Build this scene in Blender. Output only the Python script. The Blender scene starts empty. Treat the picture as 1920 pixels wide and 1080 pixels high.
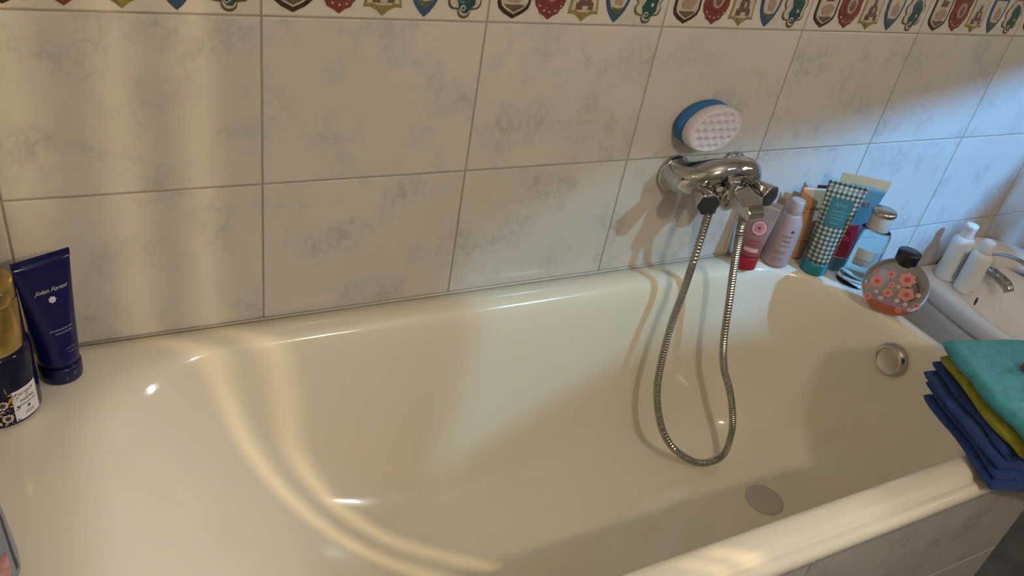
import bpy, bmesh, math, random
from mathutils import Vector, Matrix, noise
random.seed(7)
PI = math.pi
scene = bpy.context.scene
COL = scene.collection

# ------------------------------------------------------------------ camera
CAM = Vector((-0.2353, -1.0975, 1.3940))
R_ = Vector((0.8818, -0.4430, 0.1617)); U_ = Vector((0.1266, 0.5526, 0.8238)); F_ = Vector((0.4542, 0.7060, -0.5434))
cd = bpy.data.cameras.new('camera'); cam = bpy.data.objects.new('camera', cd); COL.objects.link(cam)
cd.sensor_width = 36.0; cd.lens = 28.19; cd.clip_start = 0.02
cam.matrix_world = Matrix(((R_.x, U_.x, -F_.x, CAM.x), (R_.y, U_.y, -F_.y, CAM.y), (R_.z, U_.z, -F_.z, CAM.z), (0, 0, 0, 1)))
scene.camera = cam

# ------------------------------------------------------------------ world, lights, exposure
w = bpy.data.worlds.new('world'); scene.world = w; w.use_nodes = True
w.node_tree.nodes['Background'].inputs[0].default_value = (0.45, 0.62, 0.95, 1)
w.node_tree.nodes['Background'].inputs[1].default_value = 0.6
scene.view_settings.view_transform = 'Standard'; scene.view_settings.look = 'None'
scene.view_settings.gamma = 1.0; scene.view_settings.use_curve_mapping = False
scene.view_settings.exposure = 0.0

def lamp(name, kind, loc, energy, color, **kw):
    d = bpy.data.lights.new(name, kind); d.energy = energy; d.color = color
    for k, v in kw.items(): setattr(d, k, v)
    o = bpy.data.objects.new(name, d); o.location = loc; COL.objects.link(o)
    return o
# warm wall lamp on the opposite wall (its shadow of the near rim lies across the tub floor)
lamp('wall_lamp_light', 'POINT', (0.55, -1.62, 1.75), 20.5, (1.0, 0.88, 0.70), shadow_soft_size=0.03)
# added upward fill lamp: bounces off the ceiling as soft room light
ul = lamp('added_fill_light', 'AREA', (0.9, -1.25, 1.95), 2.6, (1.0, 0.93, 0.84), shape='DISK', size=0.35); ul.rotation_euler = (PI, 0, 0)
# milky daylight of the window on the right-hand wall
wl_ = lamp('window_light', 'AREA', (2.56, -1.15, 1.55), 3.0, (0.95, 0.95, 1.0), shape='RECTANGLE', size=0.5, size_y=0.8); wl_.rotation_euler = (0, PI/2, 0)
wb_ = lamp('tub_end_fill_light', 'AREA', (2.50, -1.10, 1.50), 0.42, (0.96, 0.97, 1.0), shape='RECTANGLE', size=0.25, size_y=0.35, spread=math.radians(22))  # added narrow fill that brightens the left tub end
wb_.rotation_euler = (Vector((-0.16, -0.42, 0.42))-wb_.location).to_track_quat('-Z', 'Y').to_euler()
# daylight falling in through an opening shaped in the unseen wall_front
SB = Vector((2.40, -2.70, 3.05))
lamp('daylight', 'POINT', SB, 950.0, (0.11, 0.46, 1.0), shadow_soft_size=0.03)
# added warm lamp throwing stripes through slits cut in wall_front
SW = Vector((3.05, -2.21, 2.58))
lamp('warm_slit_light', 'POINT', SW, 290.0, (1.0, 0.72, 0.36), shadow_soft_size=0.0045)

# ------------------------------------------------------------------ helpers
def new_mat(name, color=(0.8, 0.8, 0.8), rough=0.5, metal=0.0, **kw):
    m = bpy.data.materials.new(name); m.use_nodes = True
    b = m.node_tree.nodes['Principled BSDF']
    b.inputs['Base Color'].default_value = (*color, 1); b.inputs['Roughness'].default_value = rough; b.inputs['Metallic'].default_value = metal
    for k, v in kw.items():
        b.inputs[k.replace('_', ' ')].default_value = v
    return m
def nodes(m): return m.node_tree.nodes, m.node_tree.links, m.node_tree.nodes['Principled BSDF']
def add_bump(m, scale, strength, dist=0.002, detail=3.0):
    n, l, b = nodes(m)
    tc = n.new('ShaderNodeTexCoord'); nt = n.new('ShaderNodeTexNoise'); bp = n.new('ShaderNodeBump')
    nt.inputs['Scale'].default_value = scale; nt.inputs['Detail'].default_value = detail
    bp.inputs['Strength'].default_value = strength; bp.inputs['Distance'].default_value = dist
    l.new(tc.outputs['Object'], nt.inputs['Vector']); l.new(nt.outputs['Fac'], bp.inputs['Height']); l.new(bp.outputs['Normal'], b.inputs['Normal'])
    return m
def add_mottle(m, c1, c2, scale, detail=3.0, lo=0.35, hi=0.65):
    n, l, b = nodes(m)
    tc = n.new('ShaderNodeTexCoord'); nt = n.new('ShaderNodeTexNoise'); cr = n.new('ShaderNodeValToRGB')
    nt.inputs['Scale'].default_value = scale; nt.inputs['Detail'].default_value = detail
    cr.color_ramp.elements[0].position = lo; cr.color_ramp.elements[0].color = (*c1, 1)
    cr.color_ramp.elements[1].position = hi; cr.color_ramp.elements[1].color = (*c2, 1)
    l.new(tc.outputs['Object'], nt.inputs['Vector']); l.new(nt.outputs['Fac'], cr.inputs['Fac']); l.new(cr.outputs['Color'], b.inputs['Base Color'])
    return m

def tile_mat(name, base, vein, warm, rough=0.16):
    m = new_mat(name, base, rough)
    n, l, b = nodes(m)
    tc = n.new('ShaderNodeTexCoord'); oi = n.new('ShaderNodeObjectInfo')
    mul = n.new('ShaderNodeVectorMath'); mul.operation = 'SCALE'; mul.inputs['Scale'].default_value = 37.0
    cmb = n.new('ShaderNodeCombineXYZ'); add = n.new('ShaderNodeVectorMath'); add.operation = 'ADD'
    l.new(oi.outputs['Random'], cmb.inputs['X']); l.new(oi.outputs['Random'], cmb.inputs['Z'])
    l.new(cmb.outputs[0], mul.inputs[0]); l.new(tc.outputs['Object'], add.inputs[0]); l.new(mul.outputs[0], add.inputs[1])
    big = n.new('ShaderNodeTexNoise'); big.inputs['Scale'].default_value = 9.0; big.inputs['Detail'].default_value = 5.0; big.inputs['Roughness'].default_value = 0.6
    fine = n.new('ShaderNodeTexNoise'); fine.inputs['Scale'].default_value = 30.0; fine.inputs['Detail'].default_value = 7.0; fine.inputs['Roughness'].default_value = 0.65; fine.inputs['Distortion'].default_value = 0.4
    wr = n.new('ShaderNodeTexNoise'); wr.inputs['Scale'].default_value = 4.0
    for q in (big, fine, wr): l.new(add.outputs[0], q.inputs['Vector'])
    r1 = n.new('ShaderNodeValToRGB'); r1.color_ramp.elements[0].position = 0.48; r1.color_ramp.elements[1].position = 0.72
    l.new(big.outputs['Fac'], r1.inputs['Fac'])
    # thin vein: |fine-0.5| small
    sub = n.new('ShaderNodeMath'); sub.operation = 'SUBTRACT'; sub.inputs[1].default_value = 0.5
    ab = n.new('ShaderNodeMath'); ab.operation = 'ABSOLUTE'
    r2 = n.new('ShaderNodeMapRange'); r2.inputs['From Min'].default_value = 0.0; r2.inputs['From Max'].default_value = 0.07; r2.inputs['To Min'].default_value = 1.0; r2.inputs['To Max'].default_value = 0.0
    l.new(fine.outputs['Fac'], sub.inputs[0]); l.new(sub.outputs[0], ab.inputs[0]); l.new(ab.outputs[0], r2.inputs['Value'])
    mm = n.new('ShaderNodeMath'); mm.operation = 'MULTIPLY'; l.new(r2.outputs[0], mm.inputs[0]); l.new(r1.outputs['Color'], mm.inputs[1])
    mx0 = n.new('ShaderNodeMix'); mx0.data_type = 'RGBA'; mx0.inputs[6].default_value = (*base, 1); mx0.inputs[7].default_value = (*warm, 1)
    l.new(wr.outputs['Fac'], mx0.inputs[0])
    half = n.new('ShaderNodeMath'); half.operation = 'MULTIPLY'; half.inputs[1].default_value = 0.6; l.new(r1.outputs['Color'], half.inputs[0])
    mx1 = n.new('ShaderNodeMix'); mx1.data_type = 'RGBA'; mx1.inputs[7].default_value = (*[0.5*a+0.5*c for a, c in zip(base, vein)], 1)
    l.new(half.outputs[0], mx1.inputs[0]); l.new(mx0.outputs[2], mx1.inputs[6])
    h2 = n.new('ShaderNodeMath'); h2.operation = 'MULTIPLY'; h2.inputs[1].default_value = 0.8; l.new(mm.outputs[0], h2.inputs[0])
    mx2 = n.new('ShaderNodeMix'); mx2.data_type = 'RGBA'; mx2.inputs[7].default_value = (*vein, 1)
    l.new(h2.outputs[0], mx2.inputs[0]); l.new(mx1.outputs[2], mx2.inputs[6]); l.new(mx2.outputs[2], b.inputs['Base Color'])
    bp = n.new('ShaderNodeBump'); bp.inputs['Strength'].default_value = 0.12; bp.inputs['Distance'].default_value = 0.004
    l.new(wr.outputs['Fac'], bp.inputs['Height']); l.new(bp.outputs['Normal'], b.inputs['Normal'])
    return m

M = {}
M['tile'] = tile_mat('marbled_tile', (0.63, 0.60, 0.555), (0.33, 0.34, 0.35), (0.56, 0.52, 0.465))
M['border'] = tile_mat('border_tile_glaze', (0.66, 0.62, 0.56), (0.42, 0.41, 0.38), (0.60, 0.55, 0.48))
M['grout'] = add_bump(new_mat('grout', (0.36, 0.32, 0.27), 0.8), 300, 0.3)
M['silicone'] = new_mat('silicone', (0.55, 0.51, 0.44), 0.45)
M['enamel'] = add_bump(new_mat('enamel', (0.81, 0.757, 0.635), 0.13, Coat_Weight=0.35, Coat_Roughness=0.05), 6, 0.03, 0.01)
M['ceramic'] = new_mat('ceramic', (0.82, 0.79, 0.75), 0.12)
M['plaster'] = add_bump(new_mat('plaster', (0.62, 0.58, 0.52), 0.8), 80, 0.1)
M['floor'] = add_mottle(new_mat('floor_tile', (0.1, 0.1, 0.1), 0.45), (0.055, 0.052, 0.05), (0.10, 0.095, 0.09), 14)
M['chrome'] = new_mat('chrome', (0.50, 0.50, 0.49), 0.06, 1.0)
M['chrome_soft'] = add_bump(new_mat('worn_chrome', (0.52, 0.50, 0.46), 0.22, 1.0), 200, 0.05)
M['hose'] = new_mat('hose_steel', (0.34, 0.33, 0.30), 0.26, 1.0)
M['dark'] = new_mat('dark_plastic', (0.025, 0.027, 0.03), 0.35)
M['black'] = new_mat('black_plastic', (0.008, 0.008, 0.014), 0.3)
M['sponge_blue'] = add_bump(new_mat('sponge_blue', (0.03, 0.17, 0.44), 0.9), 260, 0.8, 0.003)
M['sponge_white'] = add_bump(new_mat('sponge_white', (0.66, 0.62, 0.72), 0.9, Subsurface_Weight=0.1), 320, 0.4, 0.002)
M['plug'] = new_mat('plug_plastic', (0.56, 0.52, 0.47), 0.4)

def link(o, parent=None):
    COL.objects.link(o)
    if parent is not None: o.parent = parent
    return o
def mesh(name, verts, faces, mat, parent=None, smooth=True, mi=None, loc=None):
    me = bpy.data.meshes.new(name); me.from_pydata([tuple(v) for v in verts], [], faces)
    mats = mat if isinstance(mat, (list, tuple)) else [mat]
    for q in mats: me.materials.append(M[q] if isinstance(q, str) else q)
    if mi: me.polygons.foreach_set('material_index', mi)
    bm = bmesh.new(); bm.from_mesh(me); bmesh.ops.recalc_face_normals(bm, faces=bm.faces); bm.to_mesh(me); bm.free()
    if smooth: me.polygons.foreach_set('use_smooth', [True]*len(me.polygons))
    me.update()
    o = bpy.data.objects.new(name, me)
    if loc: o.location = loc
    return link(o, parent)
def autosmooth(o, ang=40):
    me = o.data
    bm = bmesh.new(); bm.from_mesh(me)
    for e in bm.edges:
        if len(e.link_faces) == 2 and e.calc_face_angle(0) > math.radians(ang): e.smooth = False
    bm.to_mesh(me); bm.free(); return o
def subsurf(o, lv=1):
    md = o.modifiers.new('sub', 'SUBSURF'); md.levels = lv; md.render_levels = lv; return o
def empty(name, loc=(0, 0, 0), rz=0.0, label=None, cat=None, group=None):
    o = bpy.data.objects.new(name, None); o.location = loc; o.rotation_euler = (0, 0, rz); o.empty_display_size = 0.05
    COL.objects.link(o); tag(o, label, cat, group); return o
def tag(o, label=None, cat=None, group=None, kind=None):
    if label: o['label'] = label
    if cat: o['category'] = cat
    if group: o['group'] = group
    if kind: o['kind'] = kind
    return o
def loft(rings, close=True, cap0=False, cap1=False):
    V = []; Fc = []; n = len(rings[0])
    for r in rings: V += list(r)
    for i in range(len(rings)-1):
        for j in range(n if close else n-1):
            k = (j+1) % n
            Fc.append((i*n+j, i*n+k, (i+1)*n+k, (i+1)*n+j))
    if cap0: Fc.append(tuple(range(n-1, -1, -1)))
    if cap1: Fc.append(tuple((len(rings)-1)*n+j for j in range(n)))
    return V, Fc
def ell(z, a, b, n=36, c=(0, 0), lobes=0, amp=0.0):
    out = []
    for i in range(n):
        t = 2*PI*i/n; k = 1+amp*math.cos(lobes*t)
        out.append((c[0]+a*k*math.cos(t), c[1]+b*k*math.sin(t), z))
    return out
def lathe(prof, n=40): # prof [(r,z)]
    return loft([ell(z, max(r, 1e-5), max(r, 1e-5), n) for r, z in prof], cap0=True, cap1=True)
def axis_mat(p, d):
    d = Vector(d).normalized(); q = Vector((0, 0, 1)).rotation_difference(d)
    return Matrix.Translation(Vector(p)) @ q.to_matrix().to_4x4()
def xf(vf, mt):
    return [mt @ Vector(v) for v in vf[0]], vf[1]
def box(x0, x1, y0, y1, z0, z1):
    V = [(x, y, z) for z in (z0, z1) for y in (y0, y1) for x in (x0, x1)]
    return V, [(0, 2, 3, 1), (4, 5, 7, 6), (0, 1, 5, 4), (2, 6, 7, 3), (0, 4, 6, 2), (1, 3, 7, 5)]
def bevel(o, wd=0.002, seg=2):
    md = o.modifiers.new('bev', 'BEVEL'); md.width = wd; md.segments = seg; md.limit_method = 'ANGLE'; md.angle_limit = math.radians(35); return o
def catmull(P, per=12):
    P = [Vector(p) for p in P]; out = []
    Q = [2*P[0]-P[1]] + P + [2*P[-1]-P[-2]]
    for i in range(1, len(Q)-2):
        a, b, c, d = Q[i-1], Q[i], Q[i+1], Q[i+2]
        for k in range(per):
            t = k/per
            out.append(0.5*((2*b)+(c-a)*t+(2*a-5*b+4*c-d)*t*t+(-a+3*b-3*c+d)*t**3))
    out.append(Q[-2]); return out
def sweep(path, rad, n=16, sq=None): # path points, rad per point (or fn), optional elliptical (ra, rb)
    rings = []; T0 = None; up = Vector((0, 0, 1))
    nrm = None
    for i, p in enumerate(path):
        a = path[max(0, i-1)]; b = path[min(len(path)-1, i+1)]
        t = (b-a).normalized()
        if nrm is None:
            nrm = t.orthogonal().normalized()
        else:
            q = T0.rotation_difference(t); nrm = (q @ nrm); nrm = (nrm-t*nrm.dot(t)).normalized()
        T0 = t; bn = t.cross(nrm)
        r = rad[i] if isinstance(rad, (list, tuple)) else rad
        rings.append([p+r*(math.cos(2*PI*j/n)*nrm+math.sin(2*PI*j/n)*bn) for j in range(n)])
    return loft(rings, cap0=True, cap1=True)

# ------------------------------------------------------------------ setting
TW = 0.334; ASP = 0.7477; TH = TW*ASP; RIM = 0.56; ZA = RIM+2*TH
XL, XR, YF, ZC = -0.434, 2.62, -1.70, 2.45
BH = 0.096                                                    # border course height
wb = mesh('wall_back', *box(XL-0.1, XR+0.1, 0.0015, 0.12, 0.0, ZC), mat='grout', smooth=False); tag(wb, kind='structure')
wl = mesh('wall_left', *box(XL-0.12, XL-0.0015, YF-0.1, 0.0015, 0.0, ZC), mat='grout', smooth=False); tag(wl, kind='structure')
wr = mesh('wall_right', *box(XR, XR+0.12, YF-0.1, 0.0015, 0.0, ZC), mat='plaster', smooth=False); tag(wr, kind='structure')
fl = mesh('floor', *box(XL-0.12, XR+0.12, YF-0.1, 0.12, -0.1, 0.0), mat='floor', smooth=False); tag(fl, kind='structure')
ce = mesh('ceiling', *box(XL-0.12, XR+0.12, YF-0.1, 0.12, ZC, ZC+0.1), mat='plaster', smooth=False); tag(ce, kind='structure')

def tile_mesh(name, wd, ht, mat):
    g = 0.0016; e = 0.0022
    a, h = wd/2-g, ht/2-g
    V = []
    for (k, y) in ((0, 0.0015), (0, 0.0006), (e*0.45, 0.00015), (e, 0.0)):
        V += [(-a+k, y, -h+k), (a-k, y, -h+k), (a-k, y, h-k), (-a+k, y, h-k)]
    Fc = []
    for r in range(3):
        for j in range(4): Fc.append((r*4+j, r*4+(j+1) % 4, (r+1)*4+(j+1) % 4, (r+1)*4+j))
    Fc.append((12, 13, 14, 15))
    me = bpy.data.meshes.new(name); me.from_pydata(V, [], Fc); me.materials.append(M[mat])
    me.polygons.foreach_set('use_smooth', [False]*len(Fc)); me.update(); return me
TM = tile_mesh('tile', TW, TH, 'tile'); BM_ = tile_mesh('border_tile', TW, BH, 'border')
def put(name, me, loc, parent, rz=0.0):
    o = bpy.data.objects.new(name, me); o.location = loc; o.rotation_euler = (0, 0, rz); return link(o, parent)
row_z = [ZA-TH*(k+0.5) for k in range(4)] + [ZA+BH+TH*(k+0.5) for k in range(4)]
for i in range(-2, 8):
    cx = (i+0.5)*TW
    for k, z in enumerate(row_z):
        if k >= 2 and k < 4 and cx < 1.0: continue            # behind the tub
        put('tile', TM, (cx, 0, z), wb)
for i in range(5):                                            # left wall, same courses
    cy = -(i+0.5)*TW
    for k, z in enumerate(row_z):
        if k in (2, 3) and i < 2: continue
        put('tile', TM, (XL, cy, z), wl, -PI/2 + PI)
    put('border_tile', BM_, (XL, cy, ZA+BH/2), wl, PI/2)
# front wall with added openings shaped to cast light patch, stripes and rim spots
def proj_to_front(S, p):
    t = (YF-S.y)/(p.y-S.y); q = S+(p-S)*t; return Vector((q.x, YF, q.z))
patch = [(0.24, 0.08), (0.36, 0.66), (0.52, 0.735), (0.68, 0.80), (1.00, 0.815), (1.27, 0.845), (1.60, 0.905), (1.82, 0.965), (2.15, 1.06), (2.02, 0.76), (1.93, 0.62), (1.84, 0.52), (1.55, 0.40), (1.22, 0.30), (0.75, 0.335)]
holes = [[proj_to_front(SB, Vector((x, 0, z))) for x, z in patch]]
def slit(x0, x1, z0, z1):
    return [proj_to_front(SW, Vector((x, 0.0, z))) for x, z in ((x0, z0), (x1, z0), (x1, z1), (x0, z1))]
for x0, x1 in ((-0.205, -0.165), (-0.105, -0.067)): holes.append(slit(x0, x1, -0.275, 1.30))
for x0, x1 in ((-0.335, -0.275),): holes.append(slit(x0, x1, 0.60, 1.30))
for x0, x1 in ((0.408, 0.428), (0.452, 0.490)): holes.append([proj_to_front(SW, Vector((x, -0.665, z))) for x, z in ((x0, 0.52), (x1, 0.52), (x1, 0.585), (x0, 0.585))])
bm = bmesh.new(); edges = []
for lp in [[Vector((XL-0.12, YF, 0)), Vector((XR+0.12, YF, 0)), Vector((XR+0.12, YF, ZC)), Vector((XL-0.12, YF, ZC))]]+holes:
    vs = [bm.verts.new(v) for v in lp]
    for i in range(len(vs)): edges.append(bm.edges.new((vs[i], vs[(i+1) % len(vs)])))
bmesh.ops.triangle_fill(bm, use_beauty=True, use_dissolve=False, edges=edges)
me = bpy.data.meshes.new('wall_front'); bm.to_mesh(me); bm.free(); me.materials.append(M['plaster'])
tag(link(bpy.data.objects.new('wall_front', me)), kind='structure')

# added filter over the opening: dims and tints the daylight towards one side
pm = bpy.data.materials.new('daylight_tint'); pm.use_nodes = True; M['filter_mat'] = pm
n_ = pm.node_tree.nodes; l_ = pm.node_tree.links; n_.remove(n_['Principled BSDF'])
tr = n_.new('ShaderNodeBsdfTransparent'); gm = n_.new('ShaderNodeNewGeometry'); sx_ = n_.new('ShaderNodeSeparateXYZ'); mr = n_.new('ShaderNodeMapRange'); cr = n_.new('ShaderNodeValToRGB')
tf = (YF-SB.y)/(0-SB.y); hx = lambda x: SB.x+(x-SB.x)*tf
mr.inputs['From Min'].default_value = hx(0.85); mr.inputs['From Max'].default_value = hx(1.40)
cr.color_ramp.elements[0].color = (0.70, 0.36, 0.21, 1); cr.color_ramp.elements[1].color = (1, 1, 1, 1)
l_.new(gm.outputs['Position'], sx_.inputs[0]); l_.new(sx_.outputs['X'], mr.inputs['Value']); l_.new(mr.outputs[0], cr.inputs['Fac']); l_.new(cr.outputs['Color'], tr.inputs['Color']); l_.new(tr.outputs[0], n_['Material Output'].inputs['Surface'])
zs = [p.z for p in holes[0]]; xs = [p.x for p in holes[0]]
tag(mesh('daylight_filter', [(min(xs)-.01, YF-0.004, min(zs)-.01), (max(xs)+.01, YF-0.004, min(zs)-.01), (max(xs)+.01, YF-0.004, max(zs)+.01), (min(xs)-.01, YF-0.004, max(zs)+.01)], [(0, 1, 2, 3)], 'filter_mat', smooth=False), kind='structure')

# heraldic emblems on the border course
GL = {}
def glaze(name, c):
    GL[name] = add_bump(new_mat('glaze_'+name, c, 0.12, Coat_Weight=0.5, Coat_Roughness=0.04), 230, 0.75, 0.003, 2.0); return GL[name]
for nm_, c in (('dark', (0.045, 0.022, 0.012)), ('cream', (0.52, 0.47, 0.395)), ('earth', (0.13, 0.085, 0.045)), ('red', (0.19, 0.036, 0.030)), ('brown', (0.15, 0.08, 0.06)), ('yellow', (0.27, 0.215, 0.06)), ('blue', (0.035, 0.085, 0.165)), ('green', (0.018, 0.075, 0.065)), ('moss', (0.10, 0.11, 0.06)), ('tan', (0.36, 0.26, 0.19))): glaze(nm_, c)
def relief(layers, name):
    """layers: (outline [(x,z)], height, colour) -> one mesh with chamfered plates"""
    V = []; Fc = []; mi = []; names = []
    for out, h, c in layers:
        if c not in names: names.append(c)
        ci = names.index(c); n = len(out); base = len(V)
        gx = sum(p[0] for p in out)/n; gz = sum(p[1] for p in out)/n
        for s, y in ((1.0, 0.0005), (1.0, -h*0.55), (0.94, -h)):
            V += [(gx+(p[0]-gx)*s, y, gz+(p[1]-gz)*s) for p in out]
        V.append((gx, -h*1.1, gz)); top = len(V)-1
        for r in range(2):
            for j in range(n):
                k = (j+1) % n; Fc.append((base+r*n+j, base+r*n+k, base+(r+1)*n+k, base+(r+1)*n+j)); mi.append(ci)
        for j in range(n): Fc.append((base+2*n+j, base+2*n+(j+1) % n, top)); mi.append(ci)
    me = bpy.data.meshes.new(name); me.from_pydata(V, [], Fc)
    for c in names: me.materials.append(GL[c])
    me.polygons.foreach_set('material_index', mi)
    bm = bmesh.new(); bm.from_mesh(me); bmesh.ops.recalc_face_normals(bm, faces=bm.faces); bm.to_mesh(me); bm.free()
    me.update(); return me
def sc(out, s, dz=0.0): 
    gz = 0.04
    return [(x*s, gz+(z-gz)*s+dz) for x, z in out]
def arc(cx, cz, r, a0, a1, n=8, rz=None):
    rz = rz or r
    return [(cx+r*math.cos(math.radians(a0+(a1-a0)*i/n)), cz+rz*math.sin(math.radians(a0+(a1-a0)*i/n))) for i in range(n+1)]
W2 = 0.0285
shield_a = [(0, 0), (0.016, 0.008), (0.0255, 0.0155), (W2, 0.024), (W2, 0.076), (0, 0.078), (-W2, 0.076), (-W2, 0.024), (-0.0255, 0.0155), (-0.016, 0.008)]
shield_b = [(0, 0), (0.008, 0.006), (0.017, 0.010), (0.019, 0.015), (0.025, 0.021), (0.029, 0.034), (0.0275, 0.05), (0.030, 0.066), (0.022, 0.074), (0, 0.079), (-0.022, 0.074), (-0.030, 0.066), (-0.0275, 0.05), (-0.029, 0.034), (-0.025, 0.021), (-0.019, 0.015), (-0.017, 0.010), (-0.008, 0.006)]
shield_c = [(0, 0), (0.009, 0.008), (0.018, 0.0125), (0.0285, 0.012), (0.026, 0.03), (0.026, 0.06), (0.0285, 0.077), (0.012, 0.074), (0, 0.079), (-0.012, 0.074), (-0.0285, 0.077), (-0.026, 0.06), (-0.026, 0.03), (-0.0285, 0.012), (-0.018, 0.0125), (-0.009, 0.008)]
shield_d = [(0, 0), (0.008, 0.0075), (0.016, 0.018), (0.0225, 0.032), (0.0255, 0.05), (0.0255, 0.077), (-0.0255, 0.077), (-0.0255, 0.05), (-0.0225, 0.032), (-0.016, 0.018), (-0.008, 0.0075)]
shield_e = arc(0, 0.0105, 0.0105, -90, 10, 6) + arc(0.0155, 0.024, 0.0115, -60, 50, 6) + arc(0.0165, 0.045, 0.0125, -50, 60, 6) + [(0.02, 0.066), (0.01, 0.077)]
shield_e = shield_e + [(-x, z) for x, z in reversed(shield_e[1:])]
tri = lambda *p: list(p)
EMB = [
 relief([(shield_a, 0.0016, 'dark'), (sc(shield_a, 0.84), 0.0022, 'cream'), ([(0, 0.010), (0.012, 0.0165), (0.019, 0.0205), (0.010, 0.0225), (-0.004, 0.0215), (-0.019, 0.0225), (-0.012, 0.0165)], 0.0034, 'earth'),
         ([(-0.012, 0.026), (0.006, 0.024), (0.014, 0.031), (0.017, 0.04), (0.008, 0.046), (-0.006, 0.044), (-0.015, 0.036)], 0.0040, 'tan'), ([(-0.01, 0.05), (0.01, 0.05), (0.012, 0.062), (-0.008, 0.065)], 0.0036, 'earth')], 'emblem'),
 relief([(shield_b, 0.0020, 'red'), (arc(0, 0.044, 0.0175, 0, 345, 22, 0.0215), 0.0034, 'red'), (arc(0, 0.045, 0.0135, 0, 345, 18, 0.017), 0.0040, 'tan'), (arc(0, 0.044, 0.006, 0, 330, 8, 0.011), 0.0050, 'brown')] +
        [(arc(x, z, 0.0017, 0, 300, 5), 0.0034, 'cream') for x, z in ((-0.010, 0.0145), (0.010, 0.0145), (0, 0.0125), (-0.019, 0.022), (0.019, 0.022))], 'emblem'),
 relief([(shield_c, 0.0016, 'yellow'), (sc(shield_c, 0.86, 0.001), 0.0022, 'cream'), ([(0, 0.005), (0.008, 0.011), (0.010, 0.0155), (-0.010, 0.0155), (-0.008, 0.011)], 0.0032, 'yellow'),
         ([(-0.0165, 0.0185), (0.0165, 0.0185), (0.0165, 0.030), (0.0115, 0.031), (0.010, 0.046), (0.004, 0.048), (0.003, 0.06), (-0.003, 0.06), (-0.004, 0.048), (-0.010, 0.046), (-0.0115, 0.031), (-0.0165, 0.030)], 0.0034, 'brown'),
         ([(-0.0055, 0.0195), (0.0055, 0.0195), (0.0055, 0.0255), (-0.0055, 0.0255)], 0.0042, 'cream'), ([(-0.002, 0.034), (0.002, 0.034), (0.002, 0.043), (-0.002, 0.043)], 0.0042, 'cream')], 'emblem'),
 relief([(shield_d, 0.0020, 'blue'), ([(0, 0.0225), (0.011, 0.021), (0.0175, 0.036), (0.0195, 0.052), (0.0195, 0.071), (-0.0195, 0.071), (-0.0195, 0.052), (-0.0175, 0.036), (-0.011, 0.021)], 0.0026, 'cream'),
         ([(0, 0.0125), (0.0075, 0.0175), (0.0125, 0.026), (0.0, 0.0235), (-0.0125, 0.0265), (-0.0075, 0.0175)], 0.0032, 'moss'), ([(-0.006, 0.03), (0.008, 0.028), (0.010, 0.044), (0.0, 0.058), (-0.009, 0.046)], 0.0040, 'tan')], 'emblem'),
 relief([(shield_e, 0.0015, 'earth'), (sc(shield_e, 0.91, 0.0002), 0.0021, 'cream'), ([(-0.003, 0.0085), (0.004, 0.0075), (0.008, 0.013), (0.0165, 0.021), (0.016, 0.033), (0.019, 0.048), (0.009, 0.062), (-0.004, 0.066), (-0.0125, 0.052), (-0.008, 0.038), (-0.0135, 0.028), (-0.0095, 0.016)], 0.0038, 'green'),
         (arc(-0.0035, 0.0165, 0.0045, 0, 320, 8), 0.0046, 'cream'), (arc(-0.0035, 0.0165, 0.0026, 0, 320, 7), 0.0052, 'green'), ([(0.002, 0.03), (0.007, 0.029), (0.008, 0.034), (0.003, 0.036)], 0.0046, 'cream')], 'emblem')]
for i in range(-2, 8):
    bt = put('border_tile', BM_, ((i+0.5)*TW, 0, ZA+BH/2), wb)
    for k in range(5):
        x = -TW/2+0.0415+k*0.0630
        put('emblem', EMB[k], (x, 0, -BH/2+(0.0065, 0.0065, 0.005, 0.005, 0.0045)[k]), bt)

# ------------------------------------------------------------------ bathtub
TX0, TX1, TY0, TY1 = -0.428, 1.272, -0.700, -0.003
def rrect(x0, x1, y0, y1, rl, rr, z, m=14, kl=26, ks=12):
    P = []
    def cor(cx, cy, r, a0):
        for i in range(m+1):
            a = math.radians(a0+90*i/m); P.append((cx+r*math.cos(a), cy+r*math.sin(a), z))
    def edge(a, b, k):
        for i in range(1, k): P.append((a[0]+(b[0]-a[0])*i/k, a[1]+(b[1]-a[1])*i/k, z))
    cor(x1-rr, y1-rr, rr, 0); edge((x1-rr, y1), (x0+rl, y1), kl)
    cor(x0+rl, y1-rl, rl, 90); edge((x0, y1-rl), (x0, y0+rl), ks)
    cor(x0+rl, y0+rl, rl, 180); edge((x0+rl, y0), (x1-rr, y0), kl)
    cor(x1-rr, y0+rr, rr, 270); edge((x1, y0+rr), (x1, y1-rr), ks)
    return P
IX0, IX1, IY0, IY1 = -0.300, 1.214, -0.650, -0.042
rings = []
# outer lip, from underside upward (bead, small step, flat)
for dx, z, r in ((0.012, 0.520, 0.02), (0.002, 0.522, 0.022), (-0.002, 0.528, 0.024), (-0.0025, 0.540, 0.024), (0.0005, 0.5460, 0.023), (0.005, 0.5500, 0.022), (0.010, 0.5510, 0.02), (0.015, 0.5495, 0.02), (0.0180, 0.5500, 0.02), (0.0205, 0.5550, 0.02), (0.025, 0.5592, 0.02), (0.032, 0.5600, 0.02)):
    bk = 0.0 if dx > 0 else dx
    rings.append(rrect(TX0+max(dx, 0)*0.3, TX1-dx, TY0+dx, TY1-max(0, dx)*0.1, max(r, 0.02), max(r, 0.02), z))
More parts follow.
